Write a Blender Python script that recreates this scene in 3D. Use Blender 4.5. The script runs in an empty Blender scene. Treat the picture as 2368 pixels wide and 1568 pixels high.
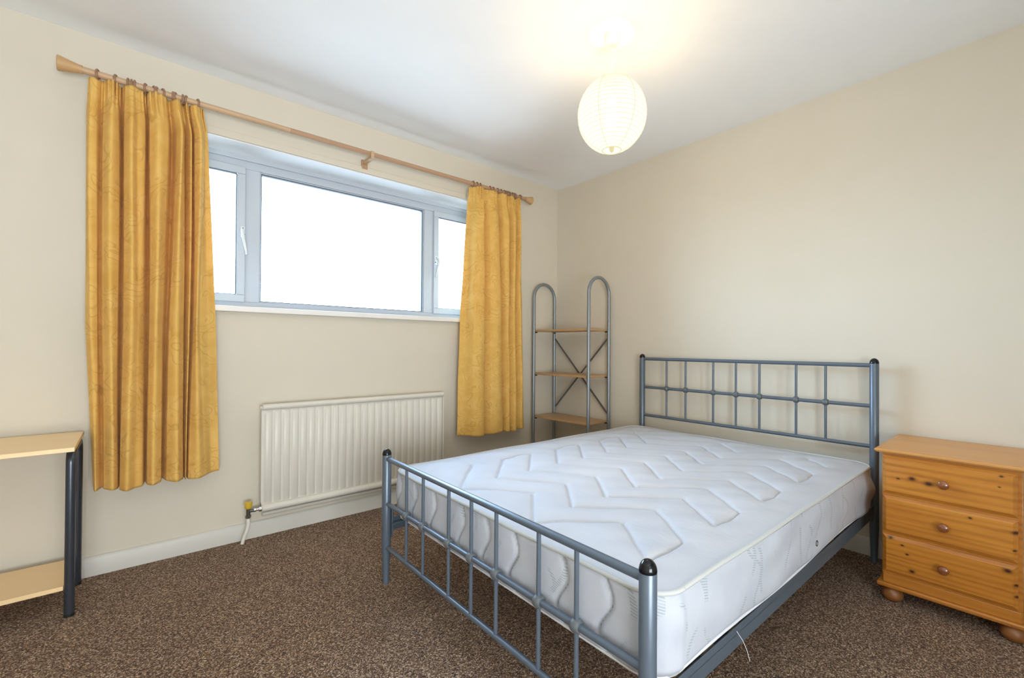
import bpy, bmesh, math, random
from mathutils import Vector, Matrix
random.seed(7)
PI = math.pi
S = bpy.context.scene
C = S.collection

# ------------------------------------------------------------------ camera
W_PX, H_PX = 2368, 1568
F_PX = 1040.6461
YAW, PITCH, ROLL = .7206, .0074, .0061
CAM = Vector((-2.7761, -2.7946, 1.0301))
R0 = Vector((math.cos(YAW), -math.sin(YAW), 0))
H0 = Vector((math.sin(YAW), math.cos(YAW), 0))
Z0 = Vector((0, 0, 1))
FW = H0 * math.cos(PITCH) + Z0 * math.sin(PITCH)
UP = -H0 * math.sin(PITCH) + Z0 * math.cos(PITCH)
RT = math.cos(ROLL) * R0 + math.sin(ROLL) * UP
UP2 = -math.sin(ROLL) * R0 + math.cos(ROLL) * UP
cam_data = bpy.data.cameras.new('camera')
cam_data.sensor_fit = 'HORIZONTAL'
cam_data.sensor_width = 36.0
cam_data.lens = F_PX * 36.0 / W_PX
cam_data.shift_x = -39.3683 / W_PX
cam_data.shift_y = 10.1801 / W_PX
cam_data.clip_start = .02
cam = bpy.data.objects.new('camera', cam_data)
C.objects.link(cam)
m = Matrix((RT, UP2, -FW)).transposed().to_4x4()
m.translation = CAM
cam.matrix_world = m
S.camera = cam

# ------------------------------------------------------------------ light, sky, exposure
S.view_settings.view_transform = 'Standard'
S.view_settings.look = 'None'
S.view_settings.gamma = 1
S.view_settings.use_curve_mapping = False
S.view_settings.exposure = 0.23
S.cycles.use_denoising = True
S.cycles.max_bounces = 10
S.cycles.diffuse_bounces = 8
S.cycles.transparent_max_bounces = 16
S.cycles.caustics_reflective = False
S.cycles.caustics_refractive = False
S.cycles.sample_clamp_indirect = 8

world = bpy.data.worlds.new('overcast_sky')
S.world = world
world.use_nodes = True
wnt = world.node_tree
bg = wnt.nodes['Background']
w_tc = wnt.nodes.new('ShaderNodeTexCoord')
w_sp = wnt.nodes.new('ShaderNodeSeparateXYZ')
w_rp = wnt.nodes.new('ShaderNodeValToRGB')
w_mr = wnt.nodes.new('ShaderNodeMapRange')
wnt.links.new(w_tc.outputs['Generated'], w_sp.inputs[0])
wnt.links.new(w_sp.outputs['Z'], w_mr.inputs[0])
w_mr.inputs[1].default_value = -1
w_mr.inputs[2].default_value = 1
wnt.links.new(w_mr.outputs[0], w_rp.inputs['Fac'])
for e_, (p_, c_) in zip((w_rp.color_ramp.elements[0], w_rp.color_ramp.elements.new(.485), w_rp.color_ramp.elements.new(.515), w_rp.color_ramp.elements[-1]),
                        ((0, (.13, .16, .19)), (.485, (.125, .16, .19)), (.515, (.53, .76, 1.0)), (1, (.44, .68, 1.0)))):
    e_.position = p_
    e_.color = (*c_, 1)
wnt.links.new(w_rp.outputs['Color'], bg.inputs[0])
bg.inputs[1].default_value = 24.0


def area_light(name, loc, rot, sx, sy, power, col, portal=False):
    d = bpy.data.lights.new(name, 'AREA')
    d.shape = 'RECTANGLE'
    d.size, d.size_y = sx, sy
    d.energy = power
    d.color = col
    if portal:
        d.cycles.is_portal = True
    o = bpy.data.objects.new(name, d)
    C.objects.link(o)
    o.location = loc
    o.rotation_euler = rot
    return o


# sky portal over the window opening, and an added fill light behind the camera, tilted up
area_light('window_portal', (-1.71, .31, 1.66), (math.radians(-90), 0, 0), 2.3, 1.0, 1, (1, 1, 1), True)
area_light('fill_light', (-2.95, -4.60, .80), (math.radians(132), 0, 0), 1.5, 1.3, 112, (.84, .92, 1.0))

# ------------------------------------------------------------------ materials
M = {}


def nodes(name):
    mt = bpy.data.materials.new(name)
    mt.use_nodes = True
    nt = mt.node_tree
    return mt, nt, nt.nodes['Principled BSDF']


def N(nt, t, **kw):
    n = nt.nodes.new(t)
    for k, v in kw.items():
        if isinstance(v, (int, float, str, bool)) and hasattr(n, k):
            setattr(n, k, v)
    return n


def coord(nt, scale=(1, 1, 1), which='Object', rot=(0, 0, 0), loc=(0, 0, 0)):
    tc = nt.nodes.new('ShaderNodeTexCoord')
    mp = nt.nodes.new('ShaderNodeMapping')
    mp.inputs['Scale'].default_value = scale
    mp.inputs['Rotation'].default_value = rot
    mp.inputs['Location'].default_value = loc
    nt.links.new(tc.outputs[which], mp.inputs['Vector'])
    return mp.outputs['Vector']


def noise(nt, vec, scale, detail=3, rough=.5, dist=0):
    n = nt.nodes.new('ShaderNodeTexNoise')
    n.inputs['Scale'].default_value = scale
    n.inputs['Detail'].default_value = detail
    n.inputs['Roughness'].default_value = rough
    n.inputs['Distortion'].default_value = dist
    if vec is not None:
        nt.links.new(vec, n.inputs['Vector'])
    return n


def ramp(nt, fac, stops, interp='LINEAR'):
    r = nt.nodes.new('ShaderNodeValToRGB')
    r.color_ramp.interpolation = interp
    el = r.color_ramp.elements
    while len(el) < len(stops):
        el.new(.5)
    for e, (p, c) in zip(el, stops):
        e.position = p
        e.color = (c[0], c[1], c[2], 1)
    nt.links.new(fac, r.inputs['Fac'])
    return r.outputs['Color']


def bump(nt, bsdf, height, strength, dist=.002):
    b = nt.nodes.new('ShaderNodeBump')
    b.inputs['Strength'].default_value = strength
    b.inputs['Distance'].default_value = dist
    nt.links.new(height, b.inputs['Height'])
    nt.links.new(b.outputs['Normal'], bsdf.inputs['Normal'])
    return b


def math_(nt, op, a, b=None, c=None):
    n = nt.nodes.new('ShaderNodeMath')
    n.operation = op
    for i, v in enumerate((a, b, c)):
        if v is None:
            continue
        if isinstance(v, (int, float)):
            n.inputs[i].default_value = v
        else:
            nt.links.new(v, n.inputs[i])
    return n.outputs[0]


def mix(nt, fac, a, b, blend='MIX'):
    n = nt.nodes.new('ShaderNodeMix')
    n.data_type = 'RGBA'
    n.blend_type = blend
    for sock, v in ((n.inputs[0], fac), (n.inputs[6], a), (n.inputs[7], b)):
        if isinstance(v, (int, float)):
            sock.default_value = v
        elif isinstance(v, tuple):
            sock.default_value = (v[0], v[1], v[2], 1)
        else:
            nt.links.new(v, sock)
    return n.outputs[2]


def plain(name, col, rough=.5, metal=0, spec=.5, bump_scale=0, bump_str=.1, coat=0, vary=.008):
    mt, nt, b = nodes(name)
    b.inputs['Roughness'].default_value = rough
    b.inputs['Metallic'].default_value = metal
    b.inputs['Specular IOR Level'].default_value = spec
    b.inputs['Coat Weight'].default_value = coat
    v = coord(nt)
    n = noise(nt, v, 6, 2)
    c = ramp(nt, n.outputs['Fac'], [(.3, [x * (1 - vary) for x in col]), (.7, [min(1, x * (1 + vary)) for x in col])])
    nt.links.new(c, b.inputs['Base Color'])
    if bump_scale:
        bn = noise(nt, v, bump_scale, 2)
        bump(nt, b, bn.outputs['Fac'], bump_str, .001)
    M[name] = mt
    return mt


plain('wall_paint', (.665, .615, .515), .75, spec=.25, bump_scale=60, bump_str=.08)
plain('ceiling_paint', (.89, .915, .94), .85, spec=.2)
plain('gloss_white', (.61, .595, .54), .42)
plain('upvc', (.50, .54, .60), .3)
plain('sill_white', (.82, .80, .77), .4)
plain('soffit_white', (.86, .88, .90), .5)
plain('gasket', (.10, .12, .15), .5)
plain('radiator_paint', (.68, .65, .58), .38)
plain('radiator_pipe', (.80, .77, .70), .4)
plain('brass_dark', (.16, .15, .13), .3, metal=.8)
plain('chrome', (.75, .74, .72), .2, metal=1)
plain('amber_cap', (.62, .42, .04), .3)
plain('bed_metal', (.115, .148, .190), .32, metal=.3, spec=.6)
plain('bed_joint', (.13, .145, .155), .4, metal=.2)
plain('bed_rail_metal', (.095, .125, .160), .45, metal=.2)
plain('cap_black', (.004, .005, .007), .16, spec=.4)
plain('shelf_metal', (.26, .29, .31), .33, metal=.45)
plain('brace_metal', (.13, .135, .14), .35, metal=.4)
plain('desk_metal', (.07, .08, .10), .28, metal=.6)
plain('screw_metal', (.6, .6, .6), .25, metal=1)
plain('rose_plastic', (.82, .80, .76), .4)
plain('thread_white', (.85, .87, .9), .8)
plain('slat_wood', (.50, .38, .24), .6)
plain('black_plastic', (.015, .015, .017), .4)
plain('lining', (.74, .70, .58), .85)
_nt = M['lining'].node_tree
_t = _nt.nodes.new('ShaderNodeBsdfTranslucent')
_t.inputs[0].default_value = (.80, .74, .60, 1)
_m = _nt.nodes.new('ShaderNodeMixShader')
_m.inputs[0].default_value = .45
_nt.links.new(_nt.nodes['Principled BSDF'].outputs[0], _m.inputs[1])
_nt.links.new(_t.outputs[0], _m.inputs[2])
_nt.links.new(_m.outputs[0], _nt.nodes['Material Output'].inputs[0])
plain('handle_white', (.70, .74, .78), .25)
plain('bark', (.05, .045, .04), .9)
plain('leaf', (.035, .045, .03), .8)


def wood(name, base, dark, axis='X', rough=.45, scale=1.0, knots=(), contrast=.5, coat=0.0, streak=1.0):
    """grain that runs along one object axis; knots are (a, b, radius) in the two face axes y,z"""
    mt, nt, b = nodes(name)
    sc = {'X': (1.2, 16, 16), 'Y': (16, 1.2, 16), 'Z': (16, 16, 1.2)}[axis]
    v = coord(nt, tuple(s * scale for s in sc))
    n1 = noise(nt, v, 1.6, 4, .55, .6)
    n2 = noise(nt, v, 9, 3, .6)
    w = nt.nodes.new('ShaderNodeTexWave')
    w.wave_type = 'BANDS'
    w.bands_direction = {'X': 'Z', 'Y': 'Z', 'Z': 'Y'}[axis]
    w.inputs['Scale'].default_value = .9
    w.inputs['Distortion'].default_value = 9
    w.inputs['Detail'].default_value = 2
    w.inputs['Detail Scale'].default_value = .8
    nt.links.new(v, w.inputs['Vector'])
    f = math_(nt, 'MULTIPLY', w.outputs['Fac'], .22)
    f = math_(nt, 'ADD', f, math_(nt, 'MULTIPLY', n1.outputs['Fac'], .62))
    f = math_(nt, 'ADD', f, math_(nt, 'MULTIPLY', n2.outputs['Fac'], .34 * streak))
    lo = [base[i] * (1 - contrast) + dark[i] * contrast for i in range(3)]
    col = ramp(nt, f, [(.25, base), (.62, [(base[i] * .6 + lo[i] * .4) for i in range(3)]), (.9, lo)])
    if knots:
        tc = nt.nodes.new('ShaderNodeTexCoord')
        sp = nt.nodes.new('ShaderNodeSeparateXYZ')
        nt.links.new(tc.outputs['Object'], sp.inputs[0])
        tot = None
        for (ky, kz, kr) in knots:
            dy = math_(nt, 'DIVIDE', math_(nt, 'SUBTRACT', sp.outputs['Y'], ky), kr * 2.0)
            dz = math_(nt, 'DIVIDE', math_(nt, 'SUBTRACT', sp.outputs['Z'], kz), kr * 1.3)
            d2 = math_(nt, 'ADD', math_(nt, 'MULTIPLY', dy, dy), math_(nt, 'MULTIPLY', dz, dz))
            g = math_(nt, 'POWER', 2.718, math_(nt, 'MULTIPLY', d2, -1.0))
            tot = g if tot is None else math_(nt, 'MAXIMUM', tot, g)
        t2 = math_(nt, 'MULTIPLY', tot, 1.15)
        t2 = math_(nt, 'MINIMUM', t2, 1.0)
        col = mix(nt, t2, col, (.045, .014, .006))
    nt.links.new(col, b.inputs['Base Color'])
    b.inputs['Roughness'].default_value = rough
    b.inputs['Coat Weight'].default_value = coat
    bump(nt, b, n2.outputs['Fac'], .12, .0006)
    M[name] = mt
    return mt


wood('pole_wood', (.60, .41, .25), (.36, .20, .10), 'X', .5)
wood('pole_wood_dark', (.50, .31, .19), (.25, .13, .07), 'X', .5)
wood('finial_wood', (.58, .37, .18), (.40, .22, .09), 'X', .45)
wood('ring_wood', (.34, .19, .11), (.20, .11, .06), 'X', .45)
wood('beech_laminate', (.92, .68, .37), (.82, .56, .27), 'X', .35, contrast=.35)
wood('shelf_wood', (.50, .31, .15), (.38, .21, .09), 'Y', .4, contrast=.4)
wood('pine', (.56, .23, .035), (.30, .09, .012), 'Y', .34, .8, contrast=.85, coat=.25)
wood('pine_top', (.66, .33, .10), (.44, .18, .045), 'Y', .4, .8, contrast=.55, coat=.15)
wood('pine_knob', (.26, .085, .028), (.16, .045, .014), 'X', .22, 1.2, contrast=.6, coat=.6)
wood('pine_foot', (.28, .11, .03), (.16, .055, .016), 'X', .4, 1.0, contrast=.6)


def carpet():
    mt, nt, b = nodes('carpet')
    v = coord(nt)
    vo = nt.nodes.new('ShaderNodeTexVoronoi')
    vo.inputs['Scale'].default_value = 290
    nt.links.new(v, vo.inputs['Vector'])
    sep = nt.nodes.new('ShaderNodeSeparateColor')
    nt.links.new(vo.outputs['Color'], sep.inputs[0])
    c = ramp(nt, sep.outputs[0], [(0, (.034, .018, .014)), (.20, (.10, .052, .028)), (.38, (.24, .125, .060)), (.50, (.13, .090, .080)),
                                  (.62, (.31, .185, .11)), (.80, (.45, .31, .205)), (1, (.80, .63, .48))])
    n = noise(nt, v, 420, 2, .6)
    c = mix(nt, .55, c, ramp(nt, n.outputs['Fac'], [(.3, (.25, .25, .25)), (.7, (1.35, 1.3, 1.25))]), 'MULTIPLY')
    n3 = noise(nt, v, 3.2, 3, .6)
    c = mix(nt, .4, c, ramp(nt, n3.outputs['Fac'], [(.3, (.80, .78, .80)), (.7, (1.2, 1.2, 1.15))]), 'MULTIPLY')
    nt.links.new(c, b.inputs['Base Color'])
    b.inputs['Roughness'].default_value = 1
    b.inputs['Specular IOR Level'].default_value = .05
    b.inputs['Sheen Weight'].default_value = .12
    hh = math_(nt, 'ADD', vo.outputs['Distance'], math_(nt, 'MULTIPLY', n.outputs['Fac'], .8))
    bump(nt, b, hh, .9, .004)
    M['carpet'] = mt


carpet()


def curtain_mat():
    mt, nt, b = nodes('curtain_fabric')
    v = coord(nt, (1, .5, 1))
    d = noise(nt, v, 7, 1, .5)
    sub = nt.nodes.new('ShaderNodeVectorMath')
    sub.operation = 'MULTIPLY_ADD'
    nt.links.new(d.outputs['Color'], sub.inputs[0])
    sub.inputs[1].default_value = (.30, .30, .30)
    nt.links.new(v, sub.inputs[2])
    vo = nt.nodes.new('ShaderNodeTexVoronoi')
    vo.inputs['Scale'].default_value = 8.5
    nt.links.new(sub.outputs[0], vo.inputs['Vector'])
    ringf = math_(nt, 'SINE', math_(nt, 'MULTIPLY', vo.outputs['Distance'], 26.0))
    line = nt.nodes.new('ShaderNodeMapRange')
    nt.links.new(ringf, line.inputs[0])
    line.inputs[1].default_value = .70
    line.inputs[2].default_value = .99
    msk = noise(nt, v, 9, 1)
    mr = nt.nodes.new('ShaderNodeMapRange')
    nt.links.new(msk.outputs['Fac'], mr.inputs[0])
    mr.inputs[1].default_value = .42
    mr.inputs[2].default_value = .55
    f = math_(nt, 'MULTIPLY', line.outputs[0], mr.outputs[0])
    n2 = noise(nt, v, 18, 3)
    base = ramp(nt, n2.outputs['Fac'], [(.3, (.76, .46, .110)), (.7, (.85, .56, .170))])
    col = mix(nt, math_(nt, 'MULTIPLY', f, .42), base, (.52, .27, .05))
    nt.links.new(col, b.inputs['Base Color'])
    b.inputs['Roughness'].default_value = .85
    b.inputs['Specular IOR Level'].default_value = .25
    b.inputs['Sheen Weight'].default_value = .12
    b.inputs['Sheen Tint'].default_value = (1, .85, .6, 1)
    wv = noise(nt, v, 420, 1)
    wr = noise(nt, coord(nt, (1, 1, .5)), 22, 3)
    bump(nt, b, math_(nt, 'ADD', math_(nt, 'MULTIPLY', wv.outputs['Fac'], .25), wr.outputs['Fac']), .35, .005)
    out = nt.nodes['Material Output']
    tr = nt.nodes.new('ShaderNodeBsdfTranslucent')
    nt.links.new(mix(nt, 1.0, col, (1.0, .72, .5), 'MULTIPLY'), tr.inputs['Color'])
    ms = nt.nodes.new('ShaderNodeMixShader')
    ms.inputs[0].default_value = .15
    nt.links.new(b.outputs[0], ms.inputs[1])
    nt.links.new(tr.outputs[0], ms.inputs[2])
    nt.links.new(ms.outputs[0], out.inputs[0])
    M['curtain_fabric'] = mt


curtain_mat()


def glass_mat():
    mt = bpy.data.materials.new('window_glass')
    mt.use_nodes = True
    nt = mt.node_tree
    nt.nodes.clear()
    o = nt.nodes.new('ShaderNodeOutputMaterial')
    t = nt.nodes.new('ShaderNodeBsdfTransparent')
    t.inputs[0].default_value = (.97, .98, .98, 1)
    g = nt.nodes.new('ShaderNodeBsdfGlossy')
    g.inputs['Roughness'].default_value = .02
    fr = nt.nodes.new('ShaderNodeFresnel')
    fr.inputs[0].default_value = 1.3
    ms = nt.nodes.new('ShaderNodeMixShader')
    nt.links.new(fr.outputs[0], ms.inputs[0])
    nt.links.new(t.outputs[0], ms.inputs[1])
    nt.links.new(g.outputs[0], ms.inputs[2])
    nt.links.new(ms.outputs[0], o.inputs[0])
    M['window_glass'] = mt


glass_mat()


def emissive(name, col, strength, base=(.8, .8, .7)):
    mt, nt, b = nodes(name)
    b.inputs['Base Color'].default_value = (*base, 1)
    b.inputs['Roughness'].default_value = .8
    v = coord(nt)
    n = noise(nt, v, 25, 3)
    c = ramp(nt, n.outputs['Fac'], [(.3, [x * .96 for x in col]), (.7, col)])
    nt.links.new(c, b.inputs['Emission Color'])
    b.inputs['Emission Strength'].default_value = strength
    M[name] = mt


emissive('lit_wire', (1.0, .88, .48), .66, (.03, .03, .02))


def see_through(name, col, strength, clear):
    mt = bpy.data.materials.new(name)
    mt.use_nodes = True
    nt = mt.node_tree
    b = nt.nodes['Principled BSDF']
    out = nt.nodes['Material Output']
    b.inputs['Base Color'].default_value = (.035, .033, .028, 1)
    b.inputs['Roughness'].default_value = .9
    n = noise(nt, coord(nt), 30, 3)
    c = ramp(nt, n.outputs['Fac'], [(.3, [x * .95 for x in col]), (.7, col)])
    nt.links.new(c, b.inputs['Emission Color'])
    b.inputs['Emission Strength'].default_value = strength
    t = nt.nodes.new('ShaderNodeBsdfTransparent')
    t.inputs[0].default_value = (1, .97, .88, 1)
    ms = nt.nodes.new('ShaderNodeMixShader')
    ms.inputs[0].default_value = clear
    nt.links.new(b.outputs[0], ms.inputs[1])
    nt.links.new(t.outputs[0], ms.inputs[2])
    nt.links.new(ms.outputs[0], out.inputs[0])
    M[name] = mt


see_through('lit_paper', (1.0, .96, .76), 1.15, .32)
see_through('lit_bulb', (1.0, .92, .75), 3.0, .7)


def mattress_top_mat():
    mt, nt, b = nodes('mattress_ticking')
    v = coord(nt)
    n = noise(nt, v, 5, 3)
    c = ramp(nt, n.outputs['Fac'], [(.3, (.50, .525, .585)), (.7, (.55, .575, .635))])
    n2 = noise(nt, coord(nt, (1, 1, 1)), 11, 3, .6)
    c = mix(nt, math_(nt, 'MULTIPLY', n2.outputs['Fac'], .18), c, (.54, .50, .46))
    nt.links.new(c, b.inputs['Base Color'])
    b.inputs['Roughness'].default_value = .85
    b.inputs['Specular IOR Level'].default_value = .2
    w = noise(nt, coord(nt, (1, .35, 1)), 45, 4, .65)
    bump(nt, b, w.outputs['Fac'], .35, .004)
    M['mattress_ticking'] = mt


mattress_top_mat()


def mattress_side_mat(name, motif, tint):
    """damask border: uv = metres along the edge, metres up"""
    mt, nt, b = nodes(name)
    uv = nt.nodes.new('ShaderNodeTexCoord')
    sp = nt.nodes.new('ShaderNodeSeparateXYZ')
    nt.links.new(uv.outputs['UV'], sp.inputs[0])
    U, Vv = sp.outputs[0], sp.outputs[1]
    n = noise(nt, uv.outputs['UV'], 7, 3)
    col = ramp(nt, n.outputs['Fac'], [(.3, (.47, .50, .565)), (.7, (.54, .57, .63))])
    # fern motifs: rows of small dashes along leaning curves
    tot = None
    for k, (ph, per, lean, amp) in enumerate(((.02, .31, .35, .02), (.13, .27, -.5, .015), (.22, .41, .15, .03))):
        s = math_(nt, 'SINE', math_(nt, 'MULTIPLY', Vv, 26.0 + 7 * k))
        x = math_(nt, 'ADD', math_(nt, 'ADD', U, math_(nt, 'MULTIPLY', Vv, lean)), math_(nt, 'MULTIPLY', s, amp))
        x = math_(nt, 'ADD', x, ph)
        fr = math_(nt, 'FRACT', math_(nt, 'DIVIDE', x, per))
        d = math_(nt, 'MULTIPLY', math_(nt, 'ABSOLUTE', math_(nt, 'SUBTRACT', fr, .5)), per)
        band = math_(nt, 'LESS_THAN', d, .008)
        dash = math_(nt, 'GREATER_THAN', math_(nt, 'SINE', math_(nt, 'MULTIPLY', math_(nt, 'ADD', Vv, math_(nt, 'MULTIPLY', U, .3)), 900.0)), .1)
        f = math_(nt, 'MULTIPLY', band, dash)
        tot = f if tot is None else math_(nt, 'MAXIMUM', tot, f)
    msk = noise(nt, uv.outputs['UV'], 14, 1)
    mk = nt.nodes.new('ShaderNodeMapRange')
    nt.links.new(msk.outputs['Fac'], mk.inputs[0])
    mk.inputs[1].default_value = .44
    mk.inputs[2].default_value = .50
    f = math_(nt, 'MULTIPLY', math_(nt, 'MULTIPLY', tot, mk.outputs[0]), motif)
    col = mix(nt, f, col, tint)
    # soiled patches of their own shape
    sn = noise(nt, uv.outputs['UV'], 22, 4, .65, 1.5)
    sm = nt.nodes.new('ShaderNodeMapRange')
    nt.links.new(sn.outputs['Fac'], sm.inputs[0])
    sm.inputs[1].default_value = .58
    sm.inputs[2].default_value = .75
    col = mix(nt, math_(nt, 'MULTIPLY', sm.outputs[0], .35), col, (.50, .51, .55))
    nt.links.new(col, b.inputs['Base Color'])
    b.inputs['Roughness'].default_value = .7
    w = noise(nt, uv.outputs['UV'], 30, 4, .6)
    bump(nt, b, w.outputs['Fac'], .3, .004)
    M[name] = mt


mattress_side_mat('mattress_border', .9, (.33, .39, .42))
plain('mattress_piping', (.53, .545, .53), .8)
plain('mattress_under', (.72, .74, .78), .9)
plain('stitch_grey', (.20, .19, .20), .9)


# ------------------------------------------------------------------ mesh helpers
def finish(bm, mat, name, parent=None, loc=None, smooth=True, angle=35, bevel=0, bevel_seg=2, mats=None):
    me = bpy.data.meshes.new(name)
    bmesh.ops.recalc_face_normals(bm, faces=bm.faces[:])
    bm.to_mesh(me)
    bm.free()
    for mm in (mats or [mat]):
        me.materials.append(M[mm])
    if smooth:
        me.shade_smooth()
        me.set_sharp_from_angle(angle=math.radians(angle))
    o = bpy.data.objects.new(name, me)
    C.objects.link(o)
    if parent is not None:
        o.parent = parent
    if loc is not None:
        o.location = loc
    if bevel:
        md = o.modifiers.new('bevel', 'BEVEL')
        md.width = bevel
        md.segments = bevel_seg
        md.limit_method = 'ANGLE'
        md.angle_limit = math.radians(40)
        me.shade_smooth()
        me.set_sharp_from_angle(angle=math.radians(50))
    return o


def empty(name, loc, label=None, cat=None, group=None, rz=0, kind=None):
    o = bpy.data.objects.new(name, None)
    o.empty_display_size = .1
    C.objects.link(o)
    o.location = loc
    o.rotation_euler = (0, 0, rz)
    tag(o, label, cat, group, kind)
    return o


def tag(o, label=None, cat=None, group=None, kind=None):
    if label:
        o['label'] = label
    if cat:
        o['category'] = cat
    if group:
        o['group'] = group
    if kind:
        o['kind'] = kind
    return o


def box(bm, x0, x1, y0, y1, z0, z1):
    vs = [bm.verts.new((x, y, z)) for x in (x0, x1) for y in (y0, y1) for z in (z0, z1)]
    for f in ((0, 1, 3, 2), (4, 6, 7, 5), (0, 4, 5, 1), (2, 3, 7, 6), (0, 2, 6, 4), (1, 5, 7, 3)):
        bm.faces.new([vs[i] for i in f])


def boxo(name, mat, dims, parent=None, bevel=0, loc=None):
    bm = bmesh.new()
    box(bm, *dims)
    return finish(bm, mat, name, parent, loc, bevel=bevel)


def tube(bm, pts, r, seg=16, caps=True, radii=None):
    pts = [Vector(p) for p in pts]
    n = len(pts)
    rings = []
    t = (pts[1] - pts[0]).normalized()
    up = Vector((0, 0, 1)) if abs(t.z) < .9 else Vector((1, 0, 0))
    a = t.cross(up).normalized()
    for i, p in enumerate(pts):
        if i == 0:
            t = (pts[1] - pts[0]).normalized()
        elif i == n - 1:
            t = (pts[-1] - pts[-2]).normalized()
        else:
            t = ((pts[i + 1] - p).normalized() + (p - pts[i - 1]).normalized()).normalized()
        a = (a - t * a.dot(t)).normalized()
        b = t.cross(a)
        rr = radii[i] if radii else r
        rings.append([bm.verts.new(p + (a * math.cos(2 * PI * k / seg) + b * math.sin(2 * PI * k / seg)) * rr) for k in range(seg)])
    for i in range(n - 1):
        for k in range(seg):
            bm.faces.new((rings[i][k], rings[i][(k + 1) % seg], rings[i + 1][(k + 1) % seg], rings[i + 1][k]))
    if caps:
        bm.faces.new(rings[0][::-1])
        bm.faces.new(rings[-1])


def lathe(bm, prof, seg=32, center=(0, 0, 0), axis='Z'):
    """prof: (radius, height) pairs"""
    cx, cy, cz = center
    rings = []
    for r, h in prof:
        ring = []
        cnt = 1 if r < 1e-6 else seg
        for k in range(cnt):
            c, s = r * math.cos(2 * PI * k / seg), r * math.sin(2 * PI * k / seg)
            p = {'Z': (c, s, h), 'X': (h, c, s), 'Y': (s, h, c)}[axis]
            ring.append(bm.verts.new((cx + p[0], cy + p[1], cz + p[2])))
        rings.append(ring)
    for a, b in zip(rings, rings[1:]):
        if len(a) == 1 and len(b) == 1:
            continue
        for k in range(seg):
            k2 = (k + 1) % seg
            if len(a) == 1:
                bm.faces.new((a[0], b[k], b[k2]))
            elif len(b) == 1:
                bm.faces.new((a[k], b[0], a[k2]))
            else:
                bm.faces.new((a[k], b[k], b[k2], a[k2]))
    if len(rings[0]) > 1:
        bm.faces.new(rings[0])
    if len(rings[-1]) > 1:
        bm.faces.new(rings[-1][::-1])


def torus(bm, center, R, r, axis='X', seg=28, seg2=10):
    c = Vector(center)
    rings = []
    for i in range(seg):
        t = 2 * PI * i / seg
        ring = []
        for j in range(seg2):
            p = 2 * PI * j / seg2
            q = (R + r * math.cos(p))
            a, b_, h = q * math.cos(t), q * math.sin(t), r * math.sin(p)
            v = {'X': (h, a, b_), 'Y': (a, h, b_), 'Z': (a, b_, h)}[axis]
            ring.append(bm.verts.new(c + Vector(v)))
        rings.append(ring)
    for i in range(seg):
        for j in range(seg2):
            bm.faces.new((rings[i][j], rings[(i + 1) % seg][j], rings[(i + 1) % seg][(j + 1) % seg2], rings[i][(j + 1) % seg2]))


def sheet(bm, grid):
    vs = [[bm.verts.new(p) for p in row] for row in grid]
    for i in range(len(vs) - 1):
        for j in range(len(vs[0]) - 1):
            bm.faces.new((vs[i][j], vs[i][j + 1], vs[i + 1][j + 1], vs[i + 1][j]))
    return vs


def copy_tree(o, parent=None):
    c = o.copy()
    C.objects.link(c)
    if parent is not None:
        c.parent = parent
    for ch in [x for x in C.objects if x.parent == o]:
        copy_tree(ch, c)
    return c


# ------------------------------------------------------------------ the room
XL, YB, HT = -4.15, -4.0, 2.4
T = .30
WX0, WX1, WZ0, WZ1 = -2.84, -.60, 1.205, 2.108     # window opening


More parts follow.
